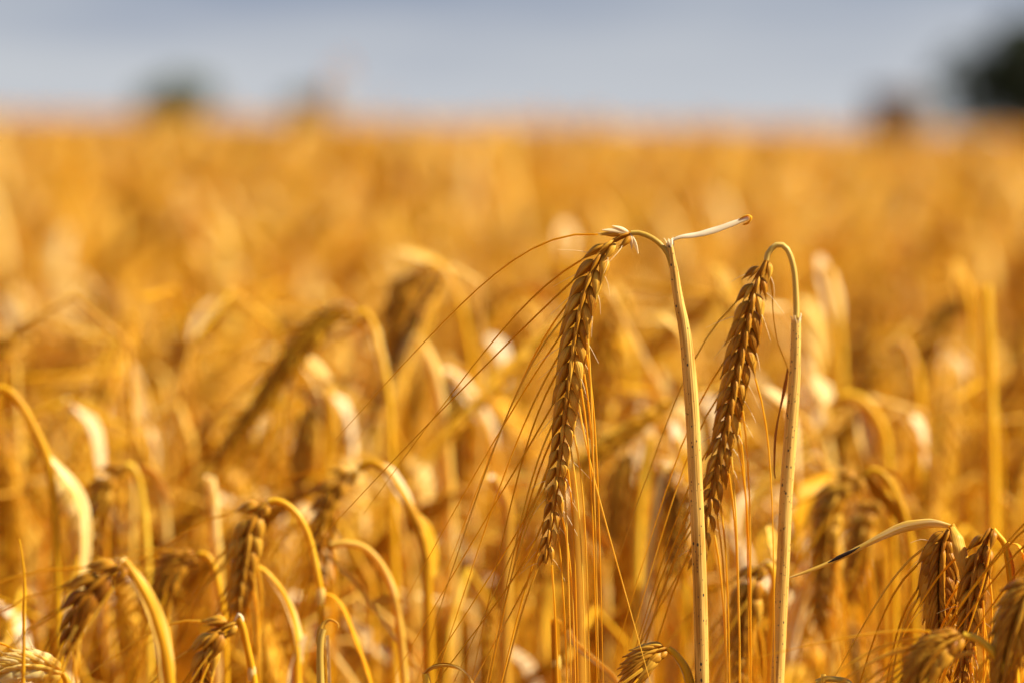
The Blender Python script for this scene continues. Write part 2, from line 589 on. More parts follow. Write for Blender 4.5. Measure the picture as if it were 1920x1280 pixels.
def xform(arr, x, y, rz, sx, sz, mir, dr):
    V, Q, A, M = arr
    c, s = math.cos(rz), math.sin(rz)
    W = V * np.array([sx, sx * mir, sz])
    W = np.stack([W[:, 0] * c - W[:, 1] * s + x, W[:, 0] * s + W[:, 1] * c + y, W[:, 2]], 1)
    A2 = A.copy(); A2[:, 2] = (A2[:, 2] + dr) % 1
    return W, (Q[:, ::-1] if mir < 0 else Q), A2, M


def wind_angle(rng):
    return rng.gauss(0, .75) if rng.random() < .8 else rng.uniform(-math.pi, math.pi)


def patch(name, size, count, seed, keep=1.0):
    rng = random.Random(seed)
    g = Geo()
    hm = [(rng.uniform(0, size), rng.uniform(0, size), rng.uniform(.06, .22) , rng.gauss(0, .03)) for _ in range(int(5 * size / .5))]
    for i in range(count):
        a = low[rng.randrange(12)]
        x, y = rng.uniform(0, size), rng.uniform(0, size)
        dz = sum(h * math.exp(-((x - hx) ** 2 + (y - hy) ** 2) / (2 * r * r)) for hx, hy, r, h in hm)
        sz = 1 + max(-.10, min(.10, dz + rng.gauss(0, .045)))
        if rng.random() < .04:
            sz += rng.uniform(.03, .10)
        V, Q, A, M = xform(a, x, y, wind_angle(rng), 1.0, sz, rng.choice([1, -1]), rng.random())
        if keep < 1:                                   # far patches: thinner plants, wider parts
            sel = np.random.RandomState(seed + i).rand(len(Q)) < keep
            Q = Q[sel]; M = M[sel]
        g.V.append(V); g.Q.append(Q + g.n); g.A.append(A); g.M.append(M); g.n += len(V)
    me = make_mesh(name, g.arrays(), MATS)
    return bpy.data.objects.new(name, me)            # not linked: only the field object uses it


src = []
for s in range(12):
    src.append(bpy.data.objects.new('barley_stalk_source', make_mesh('barley_stalk_source', low[s], MATS)))
for s in range(4):
    src.append(patch('barley_patch_source', .5, 150, 40 + s))
for s in range(3):
    src.append(patch('wide_barley_patch_source', 2.0, 1700, 60 + s))

# points of the field
rng = random.Random(7)
pts = []            # x, y, rot, scale, pick, zscale
HALF = 0.5 * 1920 / FPX


def in_wedge(x, y, m=0.02):
    return abs(x) < HALF * y + m


NEAR_END = 3.0
# single stalks around the near zone
for i in range(8200):
    x, y = rng.uniform(-1.1, 1.9), rng.uniform(.75, 4.0)
    if in_wedge(x, y, .05) and y < NEAR_END and (y < 2.25 or rng.random() < .12):
        continue
    if y < 1.3 and abs(x) < .45:
        continue
    if rng.random() < .12:
        continue
    pts.append((x, y, wind_angle(rng), 1.0, rng.randrange(12), 1 + max(-.1, min(.09, rng.gauss(0, .04)))))
y = 4.0
while y < 16:
    hw = HALF * y + 1.2
    x = -hw
    while x < hw + .9:
        pts.append((x, y, 0, 1.0, 12 + rng.randrange(4), 1 + rng.gauss(0, .018) + .02 * math.sin(x * 1.3 + y)))
        x += .5
    y += .5
while y < 130:
    hw = HALF * y + 3
    x = -hw
    while x < hw + 2:
        pts.append((x, y, 0, 1.0, 16 + rng.randrange(3), 1 + rng.gauss(0, .02) + .025 * math.sin(x * .5 + y * .2)))
        x += 2
    y += 2
pts = np.array(pts)
# far crop surface, 130 m to the field's end
xs = np.linspace(-1, 1, 240)
ys = np.r_[130 * (430 / 130) ** np.linspace(0, 1, 110)]
nr_ = np.random.RandomState(3)
gx, gy = np.meshgrid(xs, ys)
SX = gx * (gy * .3 + 12)
SZ = CANOPY - .06 + nr_.rand(*SX.shape) * .10
SV = np.stack([SX, gy, SZ], -1).reshape(-1, 3)
# skirt down to the ground at the rim
nx, ny = len(xs), len(ys)
ii = (np.arange(ny - 1)[:, None] * nx + np.arange(nx - 1)[None]).ravel()
SQ = np.stack([ii, ii + 1, ii + nx + 1, ii + nx], 1)
last = (ny - 1) * nx + np.arange(nx)
SK = SV[last].copy(); SK[:, 2] = 0
SV2 = np.vstack([SV, SK])
b0 = len(SV)
jj = np.arange(nx - 1)
SQ = np.vstack([SQ, np.stack([last[jj], last[jj + 1], b0 + jj + 1, b0 + jj], 1)])
SA = np.stack([SV2[:, 0] * 9, SV2[:, 1] * 3, nr_.rand(len(SV2))], 1)
fm = make_mesh('barley_field', (np.vstack([SV2, np.c_[pts[:, 0], pts[:, 1], np.zeros(len(pts))]]), SQ,
                                np.vstack([SA, np.zeros((len(pts), 3))]), np.zeros(len(SQ), np.int32)), [M_GEAR])
nS = len(SV2)


def set_attr(nm, typ, vals, key='value'):
    a = fm.attributes.new(nm, typ, 'POINT')
    a.data.foreach_set(key, vals)


set_attr('rot', 'FLOAT', np.r_[np.zeros(nS), pts[:, 2]].astype(np.float32))
set_attr('zs', 'FLOAT', np.r_[np.zeros(nS), pts[:, 5]].astype(np.float32))
set_attr('pick', 'INT', np.r_[np.full(nS, -1), pts[:, 4]].astype(np.int32))
field = bpy.data.objects.new('barley_field', fm)
C.objects.link(field)
field['kind'] = 'stuff'
field['label'] = 'mass of golden ripe barley filling the blurred field to the horizon'
field['category'] = 'barley crop'
gn = bpy.data.node_groups.new('spread_barley', 'GeometryNodeTree')
gn.interface.new_socket('Geometry', in_out='INPUT', socket_type='NodeSocketGeometry')
gn.interface.new_socket('Geometry', in_out='OUTPUT', socket_type='NodeSocketGeometry')
gi = gn.nodes.new('NodeGroupInput'); go = gn.nodes.new('NodeGroupOutput')
join = gn.nodes.new('GeometryNodeJoinGeometry')
gn.links.new(gi.outputs[0], join.inputs[0])


def named(nm, t):
    a = gn.nodes.new('GeometryNodeInputNamedAttribute')
    a.data_type = t
    a.inputs['Name'].default_value = nm
    return a.outputs['Attribute']


rot, zs, pick = named('rot', 'FLOAT'), named('zs', 'FLOAT'), named('pick', 'INT')
cr_ = gn.nodes.new('ShaderNodeCombineXYZ'); gn.links.new(rot, cr_.inputs['Z'])
cs_ = gn.nodes.new('ShaderNodeCombineXYZ')
cs_.inputs[0].default_value = 1; cs_.inputs[1].default_value = 1
gn.links.new(zs, cs_.inputs['Z'])
for k, so in enumerate(src):
    inf = gn.nodes.new('GeometryNodeObjectInfo')
    inf.inputs['Object'].default_value = so
    inf.inputs['As Instance'].default_value = True
    cmp = gn.nodes.new('FunctionNodeCompare')
    cmp.data_type = 'INT'; cmp.operation = 'EQUAL'
    gn.links.new(pick, cmp.inputs[2])
    cmp.inputs[3].default_value = k
    ip = gn.nodes.new('GeometryNodeInstanceOnPoints')
    gn.links.new(gi.outputs[0], ip.inputs['Points'])
    gn.links.new(cmp.outputs[0], ip.inputs['Selection'])
    gn.links.new(inf.outputs['Geometry'], ip.inputs['Instance'])
    gn.links.new(cr_.outputs[0], ip.inputs['Rotation'])
    gn.links.new(cs_.outputs[0], ip.inputs['Scale'])
    gn.links.new(ip.outputs[0], join.inputs[0])
gn.links.new(join.outputs[0], go.inputs[0])
md = field.modifiers.new('spread', 'NODES')
md.node_group = gn

# ------------------------------------------------------------------ trees and post on the horizon
M_BARK = simple_mat('bark', (0.05, 0.035, 0.025), (0.12, 0.09, 0.06), 3.0)
M_DARKF = simple_mat('dark_foliage', (0.012, 0.020, 0.008), (0.035, 0.055, 0.018), 0.6)
M_GREENF = simple_mat('green_foliage', (0.07, 0.10, 0.04), (0.15, 0.19, 0.08), 0.6)


def tree(name, x, d, top_px, wid_px, label, mat, n=5000, seed=1, depth=None, cat='tree', low_px=None):
    rng = random.Random(seed)
    base = at(x, 0, d); base[2] = 0
    top = at(x, top_px, d)[2]
    W = wid_px / FPX * d / 2
    t = empty(name, base, label, cat)
    tk = Geo()
    th = top * .45
    tube(tk, spline([base, base + [0.1, 0, th * .5], base + [0, 0, th], base + [.2, 0, top * .8]], 12), np.linspace(W * .10, W * .02, 12), 8)
    for i in range(9):
        a = i * 2.4
        e = base + np.array([math.cos(a) * W * .7, math.sin(a) * W * .7, rng.uniform(.5, .85) * top])
        s = base + np.array([0, 0, th * rng.uniform(.5, 1.1)])
        tube(tk, spline([s, (s + e) / 2 + [0, 0, -.1 * W], e], 8), np.linspace(W * .04, W * .01, 8), 6)
    obj('trunk', tk, M_BARK, t)
    # crown: leaf sprays gathered in uneven clumps
    cl = []
    for i in range(26):
        while True:
            v = np.array([rng.uniform(-1, 1), rng.uniform(-1, 1), rng.uniform(-1, 1)])
            if np.dot(v, v) < 1:
                break
        cl.append((v * [W * .75, W * .75, top * .36] + base + [0, 0, top * .58], rng.uniform(.22, .42) * W))
    r = np.random.RandomState(seed)
    ci = r.randint(0, len(cl), n)
    ctr = np.array([c[0] for c in cl])[ci]
    rad = np.array([c[1] for c in cl])[ci]
    v = unit(r.normal(size=(n, 3))) * (r.rand(n, 1) ** .4)
    p = ctr + v * rad[:, None]
    p[:, 2] = np.clip(p[:, 2], .25, top)
    s = (r.rand(n, 1) * .5 + .5) * W * .07
    a = unit(r.normal(size=(n, 3))); b = unit(np.cross(a, r.normal(size=(n, 3))))
    V = np.stack([p - a * s, p - b * s * .5, p + a * s, p + b * s * .5], 1).reshape(-1, 3)
    g = Geo(); g.add(V, np.arange(4 * n).reshape(n, 4), np.zeros((4 * n, 3)))
    obj('crown', g, mat, t)


tree('distant_tree', 1945, 520, 40, 400, 'large dark green tree crown at the right edge of the horizon', M_DARKF, 9000, 2)
tree('distant_tree', 2030, 500, 50, 330, 'darkest tree cut by the right frame edge behind the round crown', M_DARKF, 9000, 5)
tree('distant_tree', 330, 560, 145, 165, 'round green tree alone on the left part of the horizon', M_GREENF, 6000, 3)
tree('distant_bush', 585, 600, 175, 110, 'small faint green bush on the horizon right of the left tree', M_GREENF, 3000, 4, cat='bush')
tree('distant_bush', 1722, 600, 165, 90, 'faint low grey green bush on the horizon behind the brown post', M_GREENF, 1600, 6, cat='bush')
tree('distant_bush', 1822, 560, 180, 90, 'dark green bush between the brown post and the big dark tree', M_DARKF, 3000, 8, cat='bush')

M_POST = simple_mat('weathered_post', (0.045, 0.02, 0.008), (0.10, 0.05, 0.02), 6.0)
pb = at(1674, 0, 45); pb[2] = 0
pt_ = at(1674, 178, 45)[2]
post = empty('wooden_post', pb, 'dark brown wooden post rising over the crop near the right horizon', 'post')
g = Geo()
tube(g, spline([pb - [0, 0, .3], pb + [0.01, 0, .6], pb + [0, 0, pt_]], 10), np.linspace(.20, .18, 10), 10, ridge=lambda a: 1 + .08 * np.cos(3 * a) + .05 * np.cos(7 * a))
obj('shaft', g, M_POST, post)
g = Geo()
tube(g, np.array([pb + [0, 0, pt_ - .03], pb + [0, 0, pt_], pb + [0, 0, pt_ + .02], pb + [0, 0, pt_ + .03]]), [.19, .194, .14, .01], 10)
obj('cap', g, M_POST, post)
#HERO
# ------------------------------------------------------------------ the plants one can tell apart in the photograph
def path(px, d, n):
    return spline([at(p[0], p[1], d + (p[2] if len(p) > 2 else 0)) for p in px], n)


def foot(px, d, extra=0.0):
    """stalk points from the ground up to the lowest pixel point given"""
    p = at(px[-1][0], px[-1][1], d + (px[-1][2] if len(px[-1]) > 2 else 0))
    q = at(px[-2][0], px[-2][1], d + (px[-2][2] if len(px[-2]) > 2 else 0))
    dr = unit(p - q)
    sx = max(-.25, min(.25, dr[0] / max(.2, -dr[2])))
    z = p[2]
    return [p + np.array([sx * z * .16, 0, -z * .2]), p + np.array([sx * z * .38 + extra, .01, -z * .6]), np.array([p[0] + sx * z * .5 + extra, p[1] + .02, 0.0])]


FACE = np.array([0, -1.0, 0])


def barley(label, d, stem, r=(.0014, .0008), ear=None, eopt=None, sheath=None, leaves=(), mat=M_STRAW, split_awns=False,
           seed=1, group=None, emat=M_EAR, extra=0.0, nodes=()):
    """stem: pixels from the neck downwards; it goes on to the ground by itself"""
    rng = random.Random(seed)
    if d > 1.79 or d < 1.62:
        d = 1.7 / (1 - 1.09 * (1 - 1.7 / d))
    ft = foot(stem, d, extra)
    root = empty('barley_plant', ft[-1], label, 'barley', group)
    top = [at(p[0], p[1], d + (p[2] if len(p) > 2 else 0)) for p in stem]
    upper = spline(top, max(24, 5 * len(top)))
    low_ = spline([top[-1]] + ft, 16)[1:]
    P = np.vstack([upper, low_])
    n1 = len(upper)
    rr = np.r_[np.linspace(r[1], r[0], n1), np.linspace(r[0], .0019, len(low_))]
    g = Geo()
    tube(g, P, rr, 12, rnd=rng.random())
    obj('stem', g, mat, root)
    if sheath:
        # (index pixels list, radius bottom, radius top, material)
        sp, rb, rt, sm = sheath
        if isinstance(sp, tuple):
            SP = P[int(sp[0] * n1):]
            SP = SP[:n1 - int(sp[0] * n1) + 6]
        else:
            SP = np.vstack([path(sp, d, 30), spline([at(sp[-1][0], sp[-1][1], d)] + foot(sp, d, extra)[:2], 10)[1:]])
        m = len(SP)
        q = np.clip(np.arange(m) / (m * .22), 0, 1)
        g = Geo()
        tube(g, SP, rt + (rb - rt) * q, 20, ridge=sheath_ridge, rnd=rng.random())
        sh = obj('leaf_sheath', g, sm, root)
        # mouth of the sheath: small frayed collar
        c = Geo()
        T0 = unit(SP[1] - SP[0])
        for k in range(5):
            a = k * 1.3 + .4
            o = np.array([math.cos(a), math.sin(a), 0])
            leaf(c, spline([SP[0] + T0 * .0008 + o * rt * .9, SP[0] - T0 * .0006 + o * rt * 1.15, SP[0] - T0 * rng.uniform(.0006, .0020) + o * rt * rng.uniform(1.2, 1.8)], 5), np.linspace(.0012, .0004, 5), np.cross(o, (0, 0, 1)), fold=.2, nu=2, rnd=rng.random())
        obj('collar', c, M_HAIR, sh)
    for k, lf in enumerate(leaves):
        lp, wd, opt = lf
        n = 34
        LP = path(lp, d, n)
        t = np.linspace(0, 1, n)
        wv = np.interp(t, np.linspace(0, 1, len(wd)), wd) / 7100.0 * (d / D0)
        g = Geo()
        hv = opt.get('hint', (1, 0, 1))
        if hv[1] > .3 and opt.get('mat') is not M_HAIR:
            wv = wv * 1.1
        leaf(g, LP, wv, hv, fold=opt.get('fold', .35), twist=opt.get('twist', 0.0), rnd=rng.random(), curl=opt.get('curl', 0.0), wave=opt.get('wave', .02), th=.0002)
        lo = obj(opt.get('name', 'flag_leaf'), g, opt.get('mat', M_LEAF), root)
        if 'label' in opt:
            lo['label'] = opt['label']
    for (nx_, ny_, nr2) in nodes:
        c = at(nx_, ny_, d)
        g = Geo()
        u_ = np.array([0, 0, 1.0])
        tube(g, np.array([c - u_ * nr2 * 1.3, c - u_ * nr2 * .5, c, c + u_ * nr2 * .5, c + u_ * nr2 * 1.3]), np.array([.62, .74, .80, .74, .6]) * nr2, 12, ridge=lambda a: 1 + .08 * np.cos(3 * a + 1))
        obj('joint', g, M_LEAF, root)
    if ear:
        EP = path(ear, d, 60)
        kw = dict(seg=8, nr=8, awn=.10, spread=.08, wild=.12, nawn=22)
        kw.update(eopt or {})
        kw['spread'] = min(kw['spread'], .12); kw['wild'] = min(kw['wild'], .5)
        kw['kwid'] = min(kw.get('kwid', .0029), .0036)
        kw['klen'] = min(kw.get('klen', .0083), .0096)
        k, aw, hg = build_ear(EP, FACE, rng, **kw)
        e = obj('ear', k, emat, root)
        if split_awns:
            for a in aw:
                obj('awn', a, M_AWN, e)
        elif aw:
            obj('beard', merge(aw), M_AWN, e)
        if hg.n:
            obj('bristles', hg, M_HAIR, e)
        if split_awns and seed == 11:
            # dry bracts at the base of the ear
            b = Geo()
            b0 = EP[0]
            T0 = unit(EP[2] - EP[0])
            for (dx, dz, ln, wd2) in ((-1, .10, .0075, .0014), (-.9, .35, .0052, .0010), (.45, -1, .0058, .0011), (.15, -1, .0042, .0009)):
                dd = unit(np.array([dx, -.15, dz]))
                leaf(b, spline([b0, b0 + dd * ln * .5 + [0, -.0004, .0004], b0 + dd * ln], 9), wd2 * np.sin(np.pi * np.linspace(.12, .97, 9)), np.cross(dd, FACE), fold=.35, nu=3, rnd=rng.random(), twist=.8)
            obj('bract', b, M_HAIR, e)
    return root


SP = M_STEM
M_DARK = simple_mat('patch_dark', (0.02, 0.012, 0.01), (0.06, 0.035, 0.02), 400.0)  # near-black brown of the small piece laid over the long blade
# --- the two sharp ones
barley('sharp brown barley ear on a kinked stalk topped by a leaf stub pointing right', 1.70,
       [(1183, 437), (1200, 437), (1222, 446), (1241, 461), (1253, 478), (1262, 510), (1272, 560), (1283, 620), (1292, 700), (1299, 800), (1306, 950), (1312, 1100), (1316, 1285)],
       r=(.0011, .00068), mat=M_NECK, seed=11, split_awns=True, emat=M_DEAR,
       ear=[(1181, 438), (1150, 452), (1122, 487), (1100, 540), (1083, 610), (1071, 690), (1059, 780), (1047, 880), (1034, 975), (1022, 1055)],
       eopt=dict(seg=12, nr=11, roll=.62, klen=.0088, kwid=.0028, awn=.105, nawn=34, spread=.05, wild=.50, side_wild=-1, hairs=.8, awn_seg=6, awn_pts=16, awn_r=.00026),
       sheath=([(1256, 458), (1263, 500), (1272, 560), (1284, 620), (1293, 700), (1300, 800), (1307, 950), (1313, 1100), (1317, 1285)], .00165, .00085, SP),
       leaves=[([(1256, 452), (1275, 443), (1310, 436), (1350, 424), (1385, 412), (1402, 406)], [8, 18, 26, 28, 24, 18], dict(hint=(0, -.95, -.3), mat=M_HAIR, fold=.85, twist=-.1, label='short bleached leaf stub pointing right', wave=.01)),
               ([(1385, 413), (1400, 404), (1409, 408), (1403, 418), (1393, 421)], [9, 14, 14, 10, 4], dict(hint=(0.0, -1, .2), fold=.25, twist=.5, mat=M_GLEAF, name='leaf_tip', label='golden curled end of the leaf stub'))])
barley('sharp brown barley ear on a smooth hooked neck with a rusty leaf strip below', 1.735,
       [(1437, 488), (1440, 476), (1449, 464), (1461, 458), (1473, 464), (1482, 480), (1489, 508), (1492, 545), (1493, 600), (1490, 700), (1483, 800), (1474, 920), (1468, 1050), (1463, 1160), (1457, 1285)],
       r=(.0011, .00075), mat=M_NECK, seed=23, split_awns=True, emat=M_DEAR,
       ear=[(1437, 489), (1425, 512), (1411, 560), (1398, 620), (1384, 690), (1368, 770), (1351, 850), (1336, 920), (1320, 1000), (1303, 1075)],
       eopt=dict(seg=10, nr=9, roll=.35, klen=.0084, kwid=.0027, awn=.10, nawn=30, spread=.04, wild=.15, side_wild=-1, hairs=.5, awn_seg=5, awn_pts=14, awn_r=.00024),
       sheath=([(1493, 600), (1491, 700), (1484, 800), (1475, 920), (1469, 1050), (1464, 1160), (1458, 1285)], .00158, .00115, SP),
       leaves=[([(1477, 690), (1473, 720), (1466, 755), (1458, 790), (1453, 830), (1452, 880), (1454, 896)], [3, 8, 9, 6, 5, 4, 2], dict(hint=(1, 0, 0), fold=.5, twist=4.0, mat=M_RUST, label='narrow rusty twisted leaf strip')),
               ([(1496, 618), (1499, 606), (1501, 597), (1503, 593)], [5, 6, 5, 3], dict(hint=(1, 0, 0), fold=.5, mat=M_RUST, name='leaf_stub')),
               ([(1440, 500), (1447, 540), (1450, 590), (1458, 640), (1473, 680), (1480, 700)], [6, 3, 2, 2, 2, 1], dict(hint=(1, 0, 0), fold=.3, mat=M_AWN, name='awn', wave=0))])
# --- sharp group low on the right
barley('sharp brown ear under a long narrow blade that reaches left to the hooked stalk', 1.70,
       [(1783, 983), (1797, 1010), (1806, 1050), (1808, 1090), (1806, 1180), (1803, 1285)], r=(.0013, .0009), seed=31,
       ear=[(1779, 992), (1770, 1010), (1764, 1050), (1762, 1100), (1764, 1160), (1766, 1215), (1766, 1260)],
       eopt=dict(seg=10, nr=9, roll=.3, klen=.0095, kwid=.0034, awn=.06, spread=.16, wild=.25, side_wild=-1, hairs=.5, n=34),
       leaves=[([(1786, 987, -.004), (1795, 1005, -.007), (1802, 1035, -.008), (1807, 1060, -.008), (1804, 1085, -.007)], [10, 26, 30, 26, 8], dict(hint=(-.9, -.35, 0), mat=M_LEAF, fold=.5, twist=.3, name='leaf_sheath')),
               ([(1782, 986), (1750, 981), (1715, 984), (1690, 989), (1655, 1004), (1610, 1027), (1560, 1052), (1515, 1070), (1480, 1082)], [8, 20, 22, 17, 11, 10, 9, 7, 3], dict(hint=(0, -.3, 1), fold=.45, twist=.7, label='long narrow dry blade with a dark patch')),
               ([(1612, 1024, -.0016), (1596, 1033, -.0017), (1575, 1043, -.0017), (1552, 1054, -.0016)], [1, 7, 8, 1], dict(hint=(0, -.3, 1), fold=.3, mat=M_DARK, name='dark_patch', wave=0))])
barley('sharp ragged ear at lower right leaning left, next to a broad yellow leaf', 1.69,
       [(1862, 992), (1873, 1005), (1884, 1020), (1890, 1050), (1896, 1100), (1900, 1180), (1905, 1285)], r=(.0011, .0008), seed=37,
       ear=[(1860, 990), (1848, 1012), (1836, 1055), (1826, 1110), (1816, 1170), (1808, 1230), (1802, 1290)],
       eopt=dict(seg=10, nr=9, roll=.9, klen=.0095, kwid=.0033, awn=.06, spread=.2, wild=.2, hairs=.9),
       leaves=[([(1880, 1013), (1889, 1035), (1896, 1070), (1899, 1110)], [6, 15, 14, 8], dict(hint=(.8, .6, 0), fold=.5, name='leaf_sheath')),
               ([(1887, 1016), (1912, 1024), (1925, 1060), (1930, 1110)], [10, 40, 50, 30], dict(hint=(.8, -.5, -.2), fold=.15, mat=M_GLEAF, label='broad crinkled yellow leaf', wave=.05))])
barley('slightly soft ear bent over near the lower right corner with two pale arching leaves', 1.60,
       [(1806, 1190), (1830, 1196), (1852, 1212), (1872, 1236), (1888, 1262), (1900, 1300)], r=(.0013, .0009), seed=41,
       ear=[(1804, 1190), (1778, 1203), (1752, 1228), (1732, 1262), (1720, 1300)],
       eopt=dict(seg=9, nr=8, roll=.5, klen=.0100, kwid=.0034, awn=.05, spread=.2, wild=.2, n=30),
       leaves=[([(1850, 1212), (1870, 1226), (1888, 1255), (1902, 1300)], [6, 14, 18, 16], dict(hint=(.8, .6, .3), fold=.4)),
               ([(1830, 1222), (1800, 1228), (1770, 1246), (1735, 1285), (1720, 1310)], [6, 14, 17, 17, 12], dict(hint=(.6, -.3, .8), fold=.35))])
barley('soft brown ear running down the right frame edge under the yellow leaf', 1.60,
       [(1960, 1100), (1975, 1130), (1985, 1200), (1990, 1300)], seed=43,
       ear=[(1955, 1085), (1930, 1110), (1908, 1160), (1890, 1220), (1876, 1290)],
       eopt=dict(roll=.4, klen=.0100, kwid=.0036, awn=.08, spread=.10, wild=.05, n=38, nawn=12))
barley('soft ear just outside the right edge whose long awns cross into the frame', 1.66,
       [(2064, 880), (2080, 910), (2090, 1100), (2095, 1290)], seed=44,
       ear=[(2060, 882), (2040, 915), (2010, 965), (1980, 1020), (1955, 1065)],
       eopt=dict(roll=.4, awn=.07, spread=.04, wild=0, n=26, klen=.008, kwid=.0028, nawn=6))
# --- sharp small ones at the bottom edge
barley('small sharp bent ear at the bottom edge left of the kinked stalk base', 1.70,
       [(1252, 1215), (1266, 1226), (1283, 1250), (1296, 1290)], r=(.0013, .0009), seed=47,
       ear=[(1250, 1216), (1232, 1222), (1212, 1238), (1196, 1262), (1186, 1300)],
       eopt=dict(seg=10, nr=9, roll=.8, klen=.0080, kwid=.0028, awn=.03, spread=.2, wild=.1, n=24, nawn=8),
       leaves=[([(1254, 1216), (1266, 1228), (1283, 1252), (1297, 1290)], [8, 17, 19, 16], dict(hint=(.7, .6, .5), fold=.5, twist=.3))])
barley('small sharp looped leaf over a stalk at the bottom edge below the left awns', 1.70,
       [(797, 1262), (800, 1275), (801, 1300)], r=(.0012, .0009), seed=53,
       leaves=[([(793, 1264), (808, 1251), (832, 1245), (858, 1250), (876, 1263), (888, 1285), (890, 1310)], [8, 13, 16, 16, 16, 15, 14], dict(hint=(.3, -.5, .8), fold=.5, twist=.8)),
               ([(797, 1262), (812, 1248), (835, 1243), (860, 1249)], [4, 6, 6, 3], dict(hint=(.3, -.5, .8), fold=.3, mat=M_GLEAF))])
barley('tiny knobbed stalk bend at the bottom edge just right of the hooked stalk', 1.70,
       [(1530, 1278), (1548, 1272), (1568, 1273), (1590, 1279), (1600, 1300)], r=(.0009, .0007), seed=54, mat=M_NECK, nodes=((1543, 1273, .0011),))
barley('short yellow cut stalk standing at the bottom beside the awn tips of the sharp ear', 1.80,
       [(1040, 1160), (1041, 1190), (1042, 1240), (1044, 1290)], r=(.0013, .0013), seed=57, mat=M_GLEAF, nodes=((1043, 1243, .0018),),
       leaves=[([(1066, 1180), (1074, 1200), (1100, 1225), (1140, 1258), (1175, 1300)], [12, 16, 12, 12, 10], dict(hint=(.5, -.3, .8), fold=.35)),
               ([(1036, 1166), (1042, 1158), (1052, 1166), (1056, 1185)], [8, 10, 8, 6], dict(hint=(.3, -.8, .3), fold=.35, mat=M_GLEAF))])
# --- left lower group, close to the focus
barley('nearly sharp golden hooked stalk at lower left, dark ear hanging straight down', 1.84,
       [(505, 940), (520, 938), (540, 947), (560, 968), (577, 1000), (588, 1040), (596, 1080), (601, 1120), (603, 1200), (604, 1290)], r=(.0011, .0009), seed=61,
       ear=[(503, 942), (488, 950), (474, 975), (464, 1015), (457, 1060), (450, 1110), (444, 1160)], eopt=dict(roll=.3, awn=.08, spread=.1, kwid=.0042, klen=.0105),
       nodes=((601, 1117, .0019),), leaves=[([(604, 1112), (625, 1118), (645, 1145), (660, 1185), (685, 1250), (700, 1300)], [8, 22, 26, 24, 20, 12], dict(hint=(.8, .6, 0), fold=.3, mat=M_GLEAF, label='orange drooping leaf'))])
barley('pale curled leaf tip crowning a stalk at the bottom under the golden hooked stalk', 1.74,
       [(606, 1178), (602, 1195), (600, 1230), (601, 1290)], r=(.0011, .0009), seed=63, mat=M_NECK,
       leaves=[([(600, 1215), (602, 1190), (606, 1172), (618, 1162), (632, 1168), (634, 1176)], [12, 18, 18, 8, 6, 3], dict(hint=(.8, .6, 0), fold=.6, curl=.2)),
               ([(614, 1190), (616, 1230), (618, 1290)], [6, 7, 7], dict(hint=(1, 0, 0), fold=.4))])
barley('soft bent ear at the bottom left centre with a thin bright neck dropping right', 1.78,
       [(448, 1158), (455, 1175), (464, 1215), (474, 1262), (478, 1300)], r=(.0011, .0010), seed=67, nodes=((472, 1262, .0016),),
       ear=[(444, 1166), (425, 1172), (405, 1190), (390, 1225), (380, 1270), (374, 1320)], eopt=dict(roll=.5, awn=.06, kwid=.0036),
       leaves=[([(440, 1162), (448, 1150), (456, 1160), (456, 1182)], [8, 13, 10, 6], dict(hint=(.3, -.8, .3), fold=.4, mat=M_HAIR))])
barley('broad bright leaf arching down to the right at the bottom beside the golden hooked stalk', 1.86,
       [(478, 1060), (500, 1075), (528, 1110), (548, 1160), (556, 1220), (558, 1300)], r=(.0012, .001), seed=71,
       leaves=[([(476, 1058), (500, 1075), (526, 1110), (546, 1150), (558, 1195), (562, 1240)], [8, 15, 19, 24, 22, 14], dict(hint=(.8, .6, 0), fold=.3)),
               ([(572, 1190), (560, 1220), (550, 1260), (545, 1310)], [8, 22, 30, 30], dict(hint=(.8, .6, 0), fold=.4, mat=M_HAIR))])
barley('broad pale leaf falling steeply at lower left from a bent dark ear', 1.57,
       [(232, 1050), (252, 1080), (275, 1120), (298, 1180), (312, 1240), (320, 1300)], r=(.0014, .0011), seed=73,
       ear=[(236, 1056), (210, 1072), (180, 1095), (155, 1130), (138, 1175), (126, 1230)], eopt=dict(roll=.5, awn=.10, spread=.25, wild=.4, kwid=.0042, klen=.010),
       leaves=[([(230, 1046), (250, 1075), (272, 1112), (292, 1158), (306, 1210), (316, 1300)], [10, 26, 34, 34, 32, 30], dict(hint=(.8, .6, .1), fold=.22))])
barley('thin yellow bent stalk at lower left with a short dark ear to its left', 1.90,
       [(372, 1038), (388, 1040), (402, 1065), (412, 1110), (420, 1165), (424, 1300)], r=(.0011, .0009), seed=79, ear=[(370, 1040), (345, 1050), (322, 1075), (308, 1110), (300, 1160)], eopt=dict(roll=.4, awn=.06, n=26))
barley('pale arching stalk at lower centre left crossing a thin straight leaf', 1.88,
       [(620, 1022), (645, 1018), (680, 1025), (708, 1050), (730, 1088), (742, 1130), (752, 1200), (760, 1300)], r=(.0012, .0011), seed=83, mat=M_LEAF,
       leaves=[([(612, 1040), (640, 1065), (680, 1110), (720, 1165), (760, 1220), (790, 1262)], [7, 8, 9, 8, 7, 4], dict(hint=(.7, -.3, .6), fold=.3)),
               ([(700, 1128), (720, 1122), (745, 1124), (752, 1130)], [10, 16, 16, 10], dict(hint=(0, -.3, 1), fold=.3))])
barley('whitish ragged ear lying level in the bottom left corner', 1.66,
       [(118, 1262), (126, 1280), (130, 1320)], seed=89, emat=M_LEAF, ear=[(116, 1262), (90, 1254), (55, 1250), (15, 1256), (-30, 1275)], eopt=dict(roll=.6, awn=.04, nawn=8, n=28, kwid=.004, hairs=.7))
